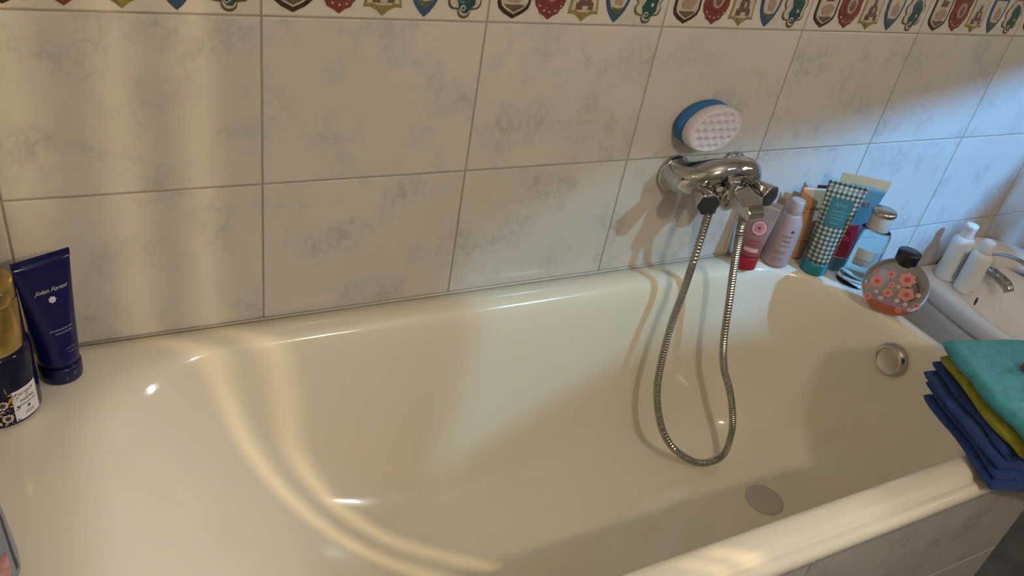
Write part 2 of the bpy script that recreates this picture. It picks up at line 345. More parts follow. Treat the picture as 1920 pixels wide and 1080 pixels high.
# (z, side inset, left inset, right inset, corner left, corner right)
prof = [(0.5600, -0.006, -0.03, -0.004, .18, .20), (0.5588, 0.003, 0.0, 0.004, .18, .20), (0.5555, 0.010, 0.016, 0.009, .18, .20), (0.5490, 0.0160, 0.032, 0.013, .175, .195), (0.5390, 0.0205, 0.046, 0.0155, .17, .19),
        (0.520, 0.0245, 0.062, 0.018, .165, .185), (0.48, 0.0285, 0.090, 0.021, .16, .18), (0.43, 0.032, 0.122, 0.026, .155, .175), (0.37, 0.036, 0.165, 0.033, .155, .17), (0.31, 0.040, 0.217, 0.043, .16, .165), (0.26, 0.0445, 0.268, 0.055, .165, .16),
        (0.22, 0.049, 0.320, 0.072, .165, .15), (0.19, 0.055, 0.370, 0.094, .16, .14), (0.168, 0.063, 0.415, 0.108, .155, .13), (0.152, 0.073, 0.455, 0.124, .14, .12), (0.142, 0.086, 0.495, 0.142, .125, .11), (0.1365, 0.103, 0.54, 0.160, .10, .10), (0.1345, 0.127, 0.59, 0.18, .08, .08), (0.134, 0.16, 0.66, 0.23, .06, .06)]
for z, s, li, ri, rl, rr in prof:
    rings.append(rrect(IX0+li, IX1-ri, IY0+s, IY1-s, rl, rr, z))
tub = empty('bathtub', (0.42, -0.35, 0), label='long cream enamel bathtub set against the marbled tile wall', cat='bathtub')
def to_local(vf, o): 
    return [Vector(v)-o.location for v in vf[0]], vf[1]
def part(name, vf, mat, parent, **kw):
    return mesh(name, *to_local(vf, parent), mat, parent, **kw)
shell = part('shell', loft(rings, cap1=True), 'enamel', tub)
# tiled front apron and end apron
ap = tag(mesh('trim_1', *box(TX0+0.02, 1.262, -0.684, -0.662, 0.0, 0.519), mat='grout', smooth=False), kind='structure')
for i in range(-1, 4):
    for k in range(2):
        x0 = max(0.636-0.334*3+TW*(i), TX0+0.02); x1 = min(0.636-0.334*3+TW*(i+1), 1.264)
        z1 = 0.520-0.25*k; z0 = max(z1-0.25, 0.0)
        if k == 1: z0 = 0.02
        if x1-x0 < 0.02: continue
        o = put('tile', tile_mesh('tile', x1-x0, z1-z0, 'tile'), ((x0+x1)/2, -0.6855, (z0+z1)/2), ap)
x0, x1 = 0.970, 1.264
for k in range(2):
    z1 = 0.520-0.25*k; z0 = 0.27 if k == 0 else 0.02
    put('tile', tile_mesh('tile', x1-x0, z1-z0, 'tile'), ((x0+x1)/2, -0.6855, (z0+z1)/2), ap)
ep = tag(mesh('trim_2', *box(1.236, 1.2620, -0.661, -0.004, 0.0, 0.519), mat='silicone', smooth=False), kind='structure')
# silicone bead between rim and wall
tag(mesh('trim_3', *sweep([Vector((TX0+0.004, -0.0022, RIM+0.0005)), Vector((TX1-0.01, -0.0022, RIM+0.0005))], 0.0026, 8), mat='silicone'), kind='structure')
# overflow knob (dial) on the end wall and plug over the waste
ok = part('overflow_dial', xf(lathe([(0.036, -0.006), (0.0365, 0.002), (0.0355, 0.006), (0.0335, 0.0105), (0.031, 0.0135), (0.0275, 0.0150), (0.0262, 0.0142), (0.0255, 0.0125), (0.024, 0.0120), (0.0, 0.0120)], 48), axis_mat((1.192, -0.356, 0.497), (-1, 0, 0.05))), 'chrome_soft', tub)
ok['label'] = 'round chrome overflow dial'
dk = part('drain_plug', xf(lathe([(0.042, -0.004), (0.0425, 0.0018), (0.041, 0.0030), (0.038, 0.0034), (0.012, 0.0034), (0.010, 0.0024), (0.007, 0.0024), (0.0055, 0.0038), (0.0, 0.0040)], 48), axis_mat((1.003, -0.351, 0.1345), (0, 0, 1))), 'plug', tub)
dk['label'] = 'flat round waste plug'

# ------------------------------------------------------------------ bath mixer, hose, sponge
mx = empty('bath_mixer', (0.86, 0, 0.775), label='chrome bath mixer tap with two lobed handles on the tiled wall', cat='tap')
pth = catmull([(0.787, -0.010, 0.777), (0.786, -0.034, 0.783), (0.794, -0.058, 0.795), (0.822, -0.076, 0.812), (0.858, -0.082, 0.818), (0.895, -0.076, 0.811), (0.924, -0.058, 0.793), (0.934, -0.034, 0.781), (0.934, -0.010, 0.777)], 8)
rd = []
for i in range(len(pth)):
    t = abs(2*i/(len(pth)-1)-1); rd.append(0.0235+0.0115*max(0, (t-0.12)/0.88)**0.75)
part('body', sweep(pth, rd, 32), 'chrome', mx)
for x in (0.787, 0.934):
    part('wall_flange', xf(lathe([(0.030, 0.0), (0.0375, 0.0005), (0.0380, 0.005), (0.0365, 0.009), (0.034, 0.011), (0.02, 0.012)], 40), axis_mat((x, 0, 0.777), (0, -1, 0))), 'chrome', mx)
# central housing under the arch
part('housing', xf(loft([ell(z, a, b, 32) for z, a, b in ((-0.040, 0.012, 0.010), (-0.034, 0.020, 0.016), (-0.020, 0.034, 0.021), (0.0, 0.044, 0.024), (0.012, 0.040, 0.022), (0.018, 0.028, 0.016))], cap0=True, cap1=True), Matrix.Translation((0.860, -0.088, 0.778))), 'chrome', mx)
dv = part('diverter_knob', xf(lathe([(0.0110, -0.012), (0.0115, 0.012), (0.0125, 0.020), (0.0128, 0.0265), (0.0115, 0.0295), (0.006, 0.0305), (0.0, 0.0305)], 28), axis_mat((0.833, -0.114, 0.790), (0, -0.1, 1))), 'chrome', mx)
# flat wedge spout pointing out from the wall
def spout_sec(y, zt, wd, th, taper):
    return [(0.860+sx*wd*k, y, z) for sx, k, z in ((-1, taper, zt), (1, taper, zt), (1, 1.0, zt-0.004), (1, 0.94, zt-th), (-1, 0.94, zt-th), (-1, 1.0, zt-0.004))]
sp = part('spout', loft([spout_sec(-0.085, 0.797, 0.0265, 0.030, .9), spout_sec(-0.112, 0.797, 0.0260, 0.029, .9), spout_sec(-0.140, 0.7905, 0.0245, 0.026, .9), spout_sec(-0.160, 0.783, 0.0228, 0.023, .9), spout_sec(-0.169, 0.7765, 0.0215, 0.019, .88), spout_sec(-0.173, 0.7725, 0.0195, 0.012, .85)], cap0=True, cap1=True), 'chrome', mx, smooth=False)
bevel(sp, 0.0015, 2)
part('nozzle', xf(lathe([(0.0125, 0.0), (0.0125, 0.012), (0.0105, 0.0135), (0.0105, 0.022), (0.006, 0.022)], 24), axis_mat((0.8615, -0.1415, 0.769), (0, 0, -1))), 'chrome_soft', mx)
part('hose_connector', xf(lathe([(0.0125, 0.0), (0.0125, 0.018), (0.0105, 0.020), (0.0105, 0.032), (0.006, 0.032)], 24), axis_mat((0.822, -0.094, 0.771), (-0.12, -0.12, -1))), 'chrome_soft', mx)
for base, tip in (((0.792, -0.072, 0.778), (0.7785, -0.126, 0.7735)), ((0.922, -0.070, 0.780), (0.9315, -0.126, 0.7775))):
    d = Vector(tip)-Vector(base); L = d.length
    rg = [ell(L*t, r, r, 48, lobes=6, amp=am) for t, r, am in ((0.0, 0.013, 0), (0.12, 0.0155, 0.0), (0.40, 0.0175, 0.02), (0.75, 0.0205, 0.05), (0.96, 0.0222, 0.06), (1.0, 0.0222, 0.06), (1.015, 0.0214, 0.06))]
    h = part('handle', xf(loft(rg, cap0=True, cap1=True), axis_mat(base, d)), 'chrome', mx)
    e_ = [ell(L*t, r, r, 48, lobes=6, amp=am) for t, r, am in ((1.010, 0.0212, 0.06), (1.03, 0.0212, 0.06), (1.05, 0.0200, 0.05), (1.06, 0.012, 0.02))]
    cp = mesh('end_cap', *[[p-h.parent.location for p in xf(loft(e_, cap0=True, cap1=True), axis_mat(base, d))[0]], loft(e_, cap0=True, cap1=True)[1]], 'dark', h)

HP = [(0.8170, -0.0975, 0.738), (0.815, -0.1, 0.690), (0.811, -0.105, 0.632), (0.801, -0.115, 0.563), (0.788, -0.125, 0.492), (0.780, -0.14, 0.406), (0.783, -0.155, 0.330), (0.802, -0.18, 0.254), (0.832, -0.205, 0.205), (0.888, -0.225, 0.1655), (0.937, -0.23, 0.152), (0.981, -0.225, 0.163), (1.004, -0.2, 0.216), (0.980, -0.18, 0.302), (0.944, -0.165, 0.375), (0.923, -0.155, 0.446), (0.904, -0.145, 0.553), (0.885, -0.14, 0.644), (0.868, -0.14, 0.719), (0.8622, -0.1413, 0.748)]
hp = catmull(HP, 60)
# resample evenly: 1.5 mm
ev = [hp[0]]; acc = 0.0
for a, b in zip(hp[:-1], hp[1:]):
    acc += (b-a).length
    if acc >= 0.0011: ev.append(b); acc = 0.0
hr = [0.0082 if (i % 4) in (0, 1) else 0.0070 for i in range(len(ev))]
hs = mesh('shower_hose', *sweep(ev, hr, 12), mat='hose', smooth=False)
tag(hs, 'ribbed steel shower hose hanging in a loop into the tub', 'hose')

# sponge: blue oval half behind, dimpled white half in front
spn = empty('bath_sponge', (0.813, -0.003, 0.842), label='oval blue sponge with dimpled white face resting on the mixer tap', cat='sponge')
DIM = [(-0.045+0.0180*i+0.009*(j % 2), -0.0335+0.0155*j) for i in range(6) for j in range(6)]
def sponge_part(name, y0, y1, mat, dimple):
    a, b = 0.0620, 0.0425; cz = 0.044; n = 96
    V = []; Fc = []; rr = []
    th0 = math.radians(10)
    def pt(s, t, y):
        x, z = a*s*math.cos(t), b*s*math.sin(t)
        return (x*math.cos(th0)-z*math.sin(th0), y, cz+x*math.sin(th0)+z*math.cos(th0))
    for s, y in ((0.0001, y0), (0.6, y0), (0.94, y0), (1.0, y0-0.004), (1.005, (y0+y1)/2), (1.0, y1+0.006), (0.965, y1+0.0018)): rr.append([pt(s, 2*PI*j/n, y) for j in range(n)])
    K = 44
    for k in range(K+1):
        s = 0.93*(1-k/K)+0.0001; ring = []
        for j in range(n):
            p = pt(s, 2*PI*j/n, 0); y = y1
            if dimple:
                e = min(1.0, (0.93-s)/0.16+0.05)
                dmin = min(math.hypot(p[0]-cx_, p[2]-cz-cz2_) for cx_, cz2_ in DIM); y = y1+e*0.0068*math.exp(-(dmin/0.0056)**2)-0.0008*e
            ring.append((p[0], y, p[2]))
        rr.append(ring)
    mesh(name, *loft(rr, cap0=True, cap1=True), mat, spn)
sponge_part('sponge_back', 0.0, -0.024, 'sponge_blue', False)
sponge_part('sponge_face', -0.0245, -0.050, 'sponge_white', True)

# ------------------------------------------------------------------ bottles and tubes: shared builder
class Body:
    def __init__(s, secs): s.secs = secs               # [(z, a, b)]
    def ab(s, z):
        q = s.secs
        if z <= q[0][0]: return q[0][1:]
        for (z0, a0, b0), (z1, a1, b1) in zip(q[:-1], q[1:]):
            if z <= z1:
                t = (z-z0)/max(z1-z0, 1e-9); return (a0+(a1-a0)*t, b0+(b1-b0)*t)
        return q[-1][1:]
    def front(s, x, z, eps=0.0004, turn=0.0):
        a, b = s.ab(z); th = x/((a+b)/2) if abs(a-b) < 0.004 else None
        if th is not None:
            th += turn; return ((a+eps)*math.sin(th), -(b+eps)*math.cos(th), z)
        k = max(0.0, 1-(x/a)**2); return (x, -b*math.sqrt(k)-eps, z)
    def rings(s, n=40): return [ell(z, a, b, n) for z, a, b in s.secs]
def tube_secs(r, w, z0, z1, n=14):
    out = []
    for i in range(n+1):
        t = i/n; out.append((z0+(z1-z0)*t, r+(w/2-r)*t**1.1, max(0.0016, r*(1-t**1.25))))
    return out
def patch_on(name, body, parent, x0, x1, z0, z1, mat, nx=14, nz=10, eps=0.0004, turn=0.0, shape=None):
    V = []; Fc = []
    for j in range(nz+1):
        for i in range(nx+1):
            u, v = i/nx, j/nz
            if shape: u, v = shape(u, v)
            V.append(body.front(x0+(x1-x0)*u, z0+(z1-z0)*v, eps, turn))
    for j in range(nz):
        for i in range(nx):
            a = j*(nx+1)+i; Fc.append((a, a+1, a+nx+2, a+nx+1))
    return mesh(name, V, Fc, mat, parent)
def text_mesh(body_text, size):
    c = bpy.data.curves.new('txt', 'FONT'); c.body = body_text; c.size = size; c.align_x = 'CENTER'; c.align_y = 'CENTER'; c.resolution_u = 3
    o = bpy.data.objects.new('txt', c); COL.objects.link(o)
    dg = bpy.context.evaluated_depsgraph_get(); me = bpy.data.meshes.new_from_object(o.evaluated_get(dg))
    bpy.data.objects.remove(o); bpy.data.curves.remove(c)
    V = [tuple(v.co) for v in me.vertices]; Fc = [tuple(p.vertices) for p in me.polygons]
    bpy.data.meshes.remove(me); return V, Fc
def text_on(txt, body, parent, x, z, size, mat, shear=0.0, slope=0.0, eps=0.0008, turn=0.0, sx=1.0, name='lettering'):
    V, Fc = text_mesh(txt, size)
    W = [body.front(x+sx*(v[0]+shear*v[1]), z+v[1]+slope*v[0], eps, turn) for v in V]
    o = mesh(name, W, Fc, mat, parent, smooth=False); return o
def blob_on(body, parent, name, shapes, mats, eps=0.0008, turn=0.0):
    """shapes: (outline [(x,z)], material index, level)"""
    V = []; Fc = []; mi = []
    for out, m, lv in shapes:
        b0 = len(V); n = len(out); gx = sum(p[0] for p in out)/n; gz = sum(p[1] for p in out)/n
        V += [body.front(p[0], p[1], eps+0.00025*lv, turn) for p in out]+[body.front(gx, gz, eps+0.00025*lv, turn)]
        for j in range(n): Fc.append((b0+j, b0+(j+1) % n, b0+n)); mi.append(m)
    return mesh(name, V, Fc, mats, parent, smooth=False, mi=mi)
def circ(cx, cz, r, n=14): return [(cx+r*math.cos(2*PI*i/n), cz+r*math.sin(2*PI*i/n)) for i in range(n)]
def flower(cx, cz, r, petals=6, a0=0.0):
    n = petals*6; return [(cx+r*(0.89+0.11*math.cos(petals*2*PI*i/n))*math.cos(2*PI*i/n+a0), cz+r*(0.89+0.11*math.cos(petals*2*PI*i/n))*math.sin(2*PI*i/n+a0)) for i in range(n)]
def lines_on(body, parent, name, rows, mat, eps=0.0008, turn=0.0):
    """print too fine to read in the photo: dashes"""
    sh = []
    for x0, x1, z, h in rows:
        x = x0
        while x < x1:
            l = random.uniform(0.002, 0.005); e = min(x+l, x1)
            sh.append(([(x, z-h/2), (e, z-h/2), (e, z+h/2), (x, z+h/2)], 0, 0)); x = e+0.0008
    o = blob_on(body, parent, name, sh, [mat], eps, turn); o['kind'] = 'stuff'; return o
def lath(parent, name, prof, mat, n=40, **kw): return mesh(name, *lathe(prof, n), mat, parent, **kw)

M['navy'] = new_mat('navy_plastic', (0.006, 0.007, 0.075), 0.2, Specular_IOR_Level=0.3)
M['navy_cap'] = new_mat('navy_cap', (0.006, 0.007, 0.06), 0.22)
M['navy_glass'] = new_mat('navy_glass', (0.006, 0.007, 0.030), 0.10, Specular_IOR_Level=0.25)
M['gold'] = add_bump(new_mat('gold', (0.42, 0.31, 0.11), 0.2, 1.0), 90, 0.05)
M['print_white'] = new_mat('print_white', (0.62, 0.62, 0.68), 0.4)
M['print_dim'] = new_mat('print_dim', (0.20, 0.20, 0.36), 0.4)
M['label_white'] = new_mat('label_white', (0.72, 0.69, 0.68), 0.4)
M['ink'] = new_mat('ink', (0.05, 0.05, 0.07), 0.5)
M['cream_print'] = new_mat('cream_print', (0.55, 0.50, 0.40), 0.4)
M['mustard'] = new_mat('mustard_print', (0.42, 0.27, 0.03), 0.4)
M['brown_print'] = new_mat('brown_print', (0.06, 0.03, 0.02), 0.4)
M['violet_print'] = new_mat('violet_print', (0.10, 0.05, 0.14), 0.4)

# navy tube on the left rim corner
t = empty('cosmetic_tube', (-0.298, -0.062, RIM), math.radians(24), 'glossy navy blue tube standing on its cap beside the gold-lidded jar', 'tube')
B = Body(tube_secs(0.0265, 0.074, 0.026, 0.193)); mesh('body', *loft(B.rings(), cap0=True, cap1=True), 'navy', t)
mesh('crimp', *box(-0.037, 0.037, -0.0012, 0.0012, 0.190, 0.2), 'navy', t, smooth=False)
lath(t, 'cap', [(0.024, 0.0), (0.0275, 0.001), (0.0280, 0.004), (0.0280, 0.024), (0.0268, 0.026), (0.02, 0.026)], 'navy_cap')
text_on('Jolen Forest', B, t, 0.004, 0.150, 0.0086, 'print_white', shear=0.5, eps=0.0009)
blob_on(B, t, 'crest', [(flower(0.001, 0.136, 0.0052, 7), 0, 0)], ['print_white'])
lines_on(B, t, 'small_print', [(-0.012, 0.018, 0.090, 0.0022), (-0.006, 0.017, 0.0845, 0.0022), (0.002, 0.017, 0.058, 0.0012), (0.004, 0.017, 0.052, 0.0012)], 'print_dim')

# navy jar with floral print and gold lid
t = empty('jar', (-0.3735, -0.111, RIM), 0.0, 'navy jar with floral band, white label and tall gold lid at the left edge', 'jar')
B = Body([(0.0, 0.046, 0.046), (0.002, 0.0490, 0.0490), (0.004, 0.050, 0.050), (0.102, 0.050, 0.050), (0.106, 0.0485, 0.0485), (0.110, 0.046, 0.046)])
mesh('body', *loft(B.rings(56), cap0=True, cap1=True), 'navy_glass', t)
lath(t, 'lid', [(0.040, 0.108), (0.0455, 0.109), (0.0465, 0.112), (0.0465, 0.176), (0.0455, 0.178), (0.0450, 0.180), (0.0462, 0.182), (0.0465, 0.184), (0.0455, 0.199), (0.0440, 0.201), (0.030, 0.2015), (0.0, 0.2015)], 'gold', 56)
TT = math.radians(44)
patch_on('label', B, t, -0.0175, 0.0205, 0.0065, 0.0560, 'label_white', turn=TT, eps=0.0006)
text_on('ACQUA', B, t, 0.002, 0.0485, 0.0066, 'ink', turn=TT, eps=0.0011)
text_on('DI', B, t, 0.002, 0.0430, 0.0050, 'ink', turn=TT, eps=0.0011)
text_on('PARMA', B, t, 0.002, 0.0370, 0.0066, 'ink', turn=TT, eps=0.0011)
lines_on(B, t, 'small_print', [(-0.011, 0.014, 0.0305, 0.0014), (-0.004, 0.008, 0.0165, 0.001), (-0.005, 0.009, 0.0135, 0.001)], 'ink', turn=TT, eps=0.0011)
blob_on(B, t, 'crest', [(flower(0.002, 0.0240, 0.0026, 6), 0, 0)], ['ink'], turn=TT, eps=0.0011)
sh = []; rnd = random.Random(3)
for i in range(150):                                        # leaves and buds
    x, z = rnd.uniform(-0.075, 0.062), rnd.uniform(0.006, 0.056)
    if 0.014 < x < 0.060: 
        continue
    a = rnd.uniform(0, PI); l = rnd.uniform(0.0018, 0.0038); wd = l*rnd.uniform(0.35, 0.6)
    o_ = [(x+l*math.cos(q)*math.cos(a)-wd*math.sin(q)*math.sin(a), min(0.058, max(0.004, z+l*math.cos(q)*math.sin(a)+wd*math.sin(q)*math.cos(a)))) for q in [2*PI*k/8 for k in range(8)]]
    sh.append((o_, rnd.choice((0, 1, 1, 0, 3, 3)), 0))
for x, z in ((-0.004, 0.040), (-0.001, 0.017), (-0.024, 0.050), (-0.025, 0.026), (-0.022, 0.009), (-0.046, 0.040), (-0.048, 0.015), (-0.068, 0.028)):
    for q in range(9): sh.append((circ(x+0.0052*math.cos(2*PI*q/9), z+0.0052*math.sin(2*PI*q/9), 0.0019, 7), 0, 1))
    sh.append((circ(x, z, 0.0034, 10), 2, 2))
blob_on(B, t, 'floral_print', sh, ['cream_print', 'mustard', 'brown_print', 'violet_print'], turn=math.radians(15))['kind'] = 'stuff'

# grey-blue bottle at the near left rim
M['greyblue'] = new_mat('grey_blue_plastic', (0.20, 0.21, 0.25), 0.35)
M['slot'] = new_mat('dark_slot', (0.05, 0.045, 0.05), 0.6)
M['pink_label'] = add_mottle(new_mat('pink_label', (0.4, 0.15, 0.14), 0.5), (0.34, 0.12, 0.11), (0.52, 0.30, 0.27), 60)
t = empty('shampoo_bottle', (-0.389, -0.402, RIM), math.radians(30), 'grey-blue bottle with pink label at the lower left picture corner', 'bottle')
B = Body([(0.0, 0.031, 0.027), (0.003, 0.036, 0.032), (0.010, 0.0395, 0.0355), (0.030, 0.0400, 0.036), (0.10, 0.036, 0.033), (0.135, 0.028, 0.026), (0.15, 0.016, 0.016)])
mesh('body', *loft(B.rings(), cap0=True, cap1=True), 'greyblue', t)
patch_on('label', B, t, -0.020, 0.016, 0.012, 0.06, 'pink_label', turn=0.1)
patch_on('side_stripe', B, t, 0.026, 0.030, 0.02, 0.115, 'slot', nx=4, turn=0.0)
lath(t, 'cap', [(0.016, 0.148), (0.0165, 0.150), (0.0165, 0.172), (0.015, 0.174), (0.0, 0.174)], 'slot')

# --- right corner ---
M['red_cap'] = new_mat('red_cap', (0.36, 0.012, 0.03), 0.3)
pk = new_mat('pink_gel', (0.42, 0.13, 0.13), 0.2, Transmission_Weight=0.25, IOR=1.35); M['pink_gel'] = pk
n_, l_, b_ = nodes(pk); tc = n_.new('ShaderNodeTexCoord'); sx_ = n_.new('ShaderNodeSeparateXYZ'); cr = n_.new('ShaderNodeValToRGB'); mr = n_.new('ShaderNodeMapRange'); mr.inputs['From Max'].default_value = 0.16
l_.new(tc.outputs['Object'], sx_.inputs[0]); l_.new(sx_.outputs['Z'], mr.inputs['Value']); l_.new(mr.outputs[0], cr.inputs['Fac']); l_.new(cr.outputs['Color'], b_.inputs['Base Color'])
cr.color_ramp.elements[0].position = 0.3; cr.color_ramp.elements[0].color = (0.42, 0.10, 0.11, 1); cr.color_ramp.elements[1].position = 0.62; cr.color_ramp.elements[1].color = (0.44, 0.34, 0.31, 1)
M['pink_print'] = new_mat('pink_print', (0.60, 0.24, 0.25), 0.4); M['pale_pink'] = new_mat('pale_pink', (0.66, 0.42, 0.42), 0.4); M['dark_pink'] = new_mat('dark_pink', (0.28, 0.06, 0.07), 0.4)
FACE = math.radians(-42)                                    # bottles turned towards the bather
t = empty('gel_tube', (1.022, -0.050, RIM), FACE, 'translucent pink gel tube with red cap below the mixer handle', 'tube')
B = Body(tube_secs(0.0235, 0.068, 0.030, 0.150)); mesh('body', *loft(B.rings(), cap0=True, cap1=True), 'pink_gel', t)
mesh('crimp', *box(-0.034, 0.034, -0.0012, 0.0012, 0.147, 0.158), 'pink_gel', t, smooth=False)
lath(t, 'cap', [(0.022, 0.0), (0.0248, 0.001), (0.0252, 0.004), (0.0248, 0.028), (0.0236, 0.030), (0.018, 0.030)], 'red_cap')
blob_on(B, t, 'flower_badge', [(circ(0.002, 0.100, 0.0170, 24), 2, 0), (circ(0.002, 0.100, 0.0155, 24), 1, 1), (flower(0.002, 0.100, 0.012, 5), 0, 2), (circ(0.002, 0.100, 0.0035), 2, 3)], ['pink_print', 'pale_pink', 'dark_pink'])
lines_on(B, t, 'small_print', [(-0.010, 0.012, 0.070, 0.0028), (-0.014, 0.014, 0.062, 0.0015)], 'dark_pink')
patch_on('label_strip', B, t, -0.015, 0.015, 0.045, 0.054, 'pale_pink')

M['lilac'] = new_mat('lilac_plastic', (0.46, 0.36, 0.375), 0.3); M['lilac_cap'] = new_mat('lilac_cap', (0.50, 0.44, 0.43), 0.3)
M['blue_mark'] = new_mat('blue_mark', (0.06, 0.06, 0.22), 0.4); M['mauve_print'] = new_mat('mauve_print', (0.28, 0.17, 0.19), 0.5)
t = empty('lotion_bottle', (1.106, -0.056, RIM), FACE, 'pale mauve lotion bottle between the pink tube and the peach tube', 'bottle')
B = Body([(0.0, 0.026, 0.022), (0.002, 0.0290, 0.0250), (0.006, 0.0300, 0.026), (0.060, 0.0300, 0.026), (0.085, 0.0292, 0.0255), (0.105, 0.0272, 0.0240), (0.118, 0.0225, 0.0215), (0.124, 0.0190, 0.0190), (0.127, 0.0175, 0.0175)])
mesh('body', *loft(B.rings(), cap0=True, cap1=True), 'lilac', t)
lath(t, 'cap', [(0.0165, 0.126), (0.0172, 0.127), (0.0160, 0.156), (0.0150, 0.1585), (0.010, 0.1595), (0.0, 0.1595)], 'lilac_cap')
blob_on(B, t, 'blue_mark', [(flower(0.010, 0.092, 0.0036, 3), 0, 0)], ['blue_mark'])
lines_on(B, t, 'small_print', [(-0.008, 0.014, 0.079, 0.0026), (-0.004, 0.014, 0.068, 0.0030), (-0.008, 0.016, 0.056, 0.0016), (-0.012, 0.014, 0.042, 0.002), (-0.012, 0.014, 0.037, 0.0014), (-0.010, 0.012, 0.025, 0.0012), (-0.010, 0.012, 0.021, 0.0012)], 'mauve_print')

M['peach'] = new_mat('peach_plastic', (0.62, 0.33, 0.16), 0.38); M['brown_edge'] = new_mat('brown_edge', (0.10, 0.035, 0.02), 0.4)
t = empty('peach_tube', (1.174, -0.043, RIM), math.radians(-16), 'matte peach tube with dark script behind the houndstooth tube', 'tube')
B = Body([(0.0, 0.026, 0.013), (0.004, 0.028, 0.015), (0.06, 0.031, 0.014), (0.12, 0.035, 0.009), (0.166, 0.0375, 0.0025), (0.174, 0.0375, 0.0016)])
mesh('body', *loft(B.rings(), cap0=True, cap1=True), 'peach', t)
mesh('crimp', *box(-0.006, 0.0375, -0.0014, 0.0014, 0.172, 0.181), 'brown_edge', t, smooth=False)
text_on('Lumen', B, t, 0.003, 0.128, 0.015, 'brown_edge', shear=0.4, eps=0.001)
blob_on(B, t, 'underline', [([(-0.024, 0.1160), (0.026, 0.1160), (0.026, 0.1172), (-0.024, 0.1172)], 0, 0)], ['brown_edge'])
lines_on(B, t, 'small_print', [(-0.018, 0.018, 0.048, 0.0014)], 'brown_edge')

M['teal_cap'] = new_mat('teal_cap', (0.015, 0.22, 0.26), 0.3); M['teal_label'] = new_mat('teal_label', (0.035, 0.17, 0.18), 0.45); M['teal_text'] = new_mat('teal_text', (0.18, 0.40, 0.38), 0.45)
hd = new_mat('houndstooth', (0.5, 0.5, 0.4), 0.35); M['hound'] = hd
n_, l_, b_ = nodes(hd); tc = n_.new('ShaderNodeTexCoord'); sx_ = n_.new('ShaderNodeSeparateXYZ'); l_.new(tc.outputs['Object'], sx_.inputs[0])
def sinw(src, freq):
    a = n_.new('ShaderNodeMath'); a.operation = 'MULTIPLY'; a.inputs[1].default_value = freq; s = n_.new('ShaderNodeMath'); s.operation = 'SINE'; l_.new(src, a.inputs[0]); l_.new(a.outputs[0], s.inputs[0])
    g = n_.new('ShaderNodeMath'); g.operation = 'GREATER_THAN'; g.inputs[1].default_value = 0.0; l_.new(s.outputs[0], g.inputs[0]); return g.outputs[0]
PF = 2*PI/0.0104
s1 = sinw(sx_.outputs['X'], PF); s2 = sinw(sx_.outputs['Z'], PF)
ad = n_.new('ShaderNodeMath'); ad.operation = 'ADD'; l_.new(s1, ad.inputs[0]); l_.new(s2, ad.inputs[1])
dv_ = n_.new('ShaderNodeMath'); dv_.operation = 'MULTIPLY'; dv_.inputs[1].default_value = 0.5; l_.new(ad.outputs[0], dv_.inputs[0])
cr = n_.new('ShaderNodeValToRGB'); cr.color_ramp.interpolation = 'CONSTANT'
cr.color_ramp.elements[0].color = (0.58, 0.56, 0.44, 1); cr.color_ramp.elements[1].position = 0.75; cr.color_ramp.elements[1].color = (0.03, 0.075, 0.075, 1)
q_ = cr.color_ramp.elements.new(0.25); q_.color = (0.17, 0.21, 0.18, 1)
l_.new(dv_.outputs[0], cr.inputs['Fac']); l_.new(cr.outputs['Color'], b_.inputs['Base Color'])
t = empty('houndstooth_tube', (1.180, -0.104, RIM), math.radians(-38), 'tall houndstooth-patterned tube with teal label and cap', 'tube')
B = Body(tube_secs(0.0275, 0.082, 0.028, 0.206)); mesh('body', *loft(B.rings(64), cap0=True, cap1=True), 'hound', t)
mesh('crimp', *box(-0.0415, 0.0415, -0.0014, 0.0014, 0.203, 0.214), 'hound', t, smooth=False)
lath(t, 'cap', [(0.025, 0.0), (0.0285, 0.001), (0.0292, 0.004), (0.0290, 0.026), (0.0278, 0.028), (0.02, 0.028)], 'teal_cap')
patch_on('label', B, t, -0.0235, 0.0235, 0.118, 0.180, 'teal_label', eps=0.0007)
text_on('Ayhun', B, t, 0.0, 0.168, 0.0105, 'teal_text', shear=0.3, eps=0.0012)
lines_on(B, t, 'small_print', [(-0.015, 0.015, 0.153, 0.0014), (-0.017, 0.017, 0.145, 0.0014), (-0.014, 0.014, 0.138, 0.0014), (-0.012, 0.012, 0.127, 0.0014)], 'teal_text', eps=0.0012)

M['sea'] = new_mat('sea_green_plastic', (0.10, 0.23, 0.27), 0.35); M['sand'] = new_mat('sand_crimp', (0.62, 0.50, 0.30), 0.45); M['crimson'] = new_mat('crimson_label', (0.40, 0.008, 0.030), 0.4); M['sea_cap'] = new_mat('sea_cap', (0.07, 0.16, 0.19), 0.35)
t = empty('hand_cream_tube', (1.246, -0.092, RIM), math.radians(-34), 'sea-green tube with crimson panel and sand-coloured crimp', 'tube')
B = Body(tube_secs(0.031, 0.104, 0.030, 0.200)); mesh('body', *loft(B.rings(48), cap0=True, cap1=True), 'sea', t)
mesh('crimp', *box(-0.0525, 0.0525, -0.0014, 0.0014, 0.198, 0.220), 'sand', t, smooth=False)
lath(t, 'cap', [(0.029, 0.0), (0.0320, 0.001), (0.0326, 0.004), (0.0324, 0.028), (0.0312, 0.030), (0.02, 0.030)], 'sea_cap')
patch_on('label', B, t, -0.026, 0.026, 0.036, 0.116, 'crimson', eps=0.0007, shape=lambda u, v: (u, v*(0.94+0.06*abs(2*u-1)**1.5)))
patch_on('label_edge', B, t, -0.027, 0.027, 0.0335, 0.036, 'sand', eps=0.0007)
text_on('QUERT', B, t, 0.004, 0.160, 0.0145, 'crimson', eps=0.0011)
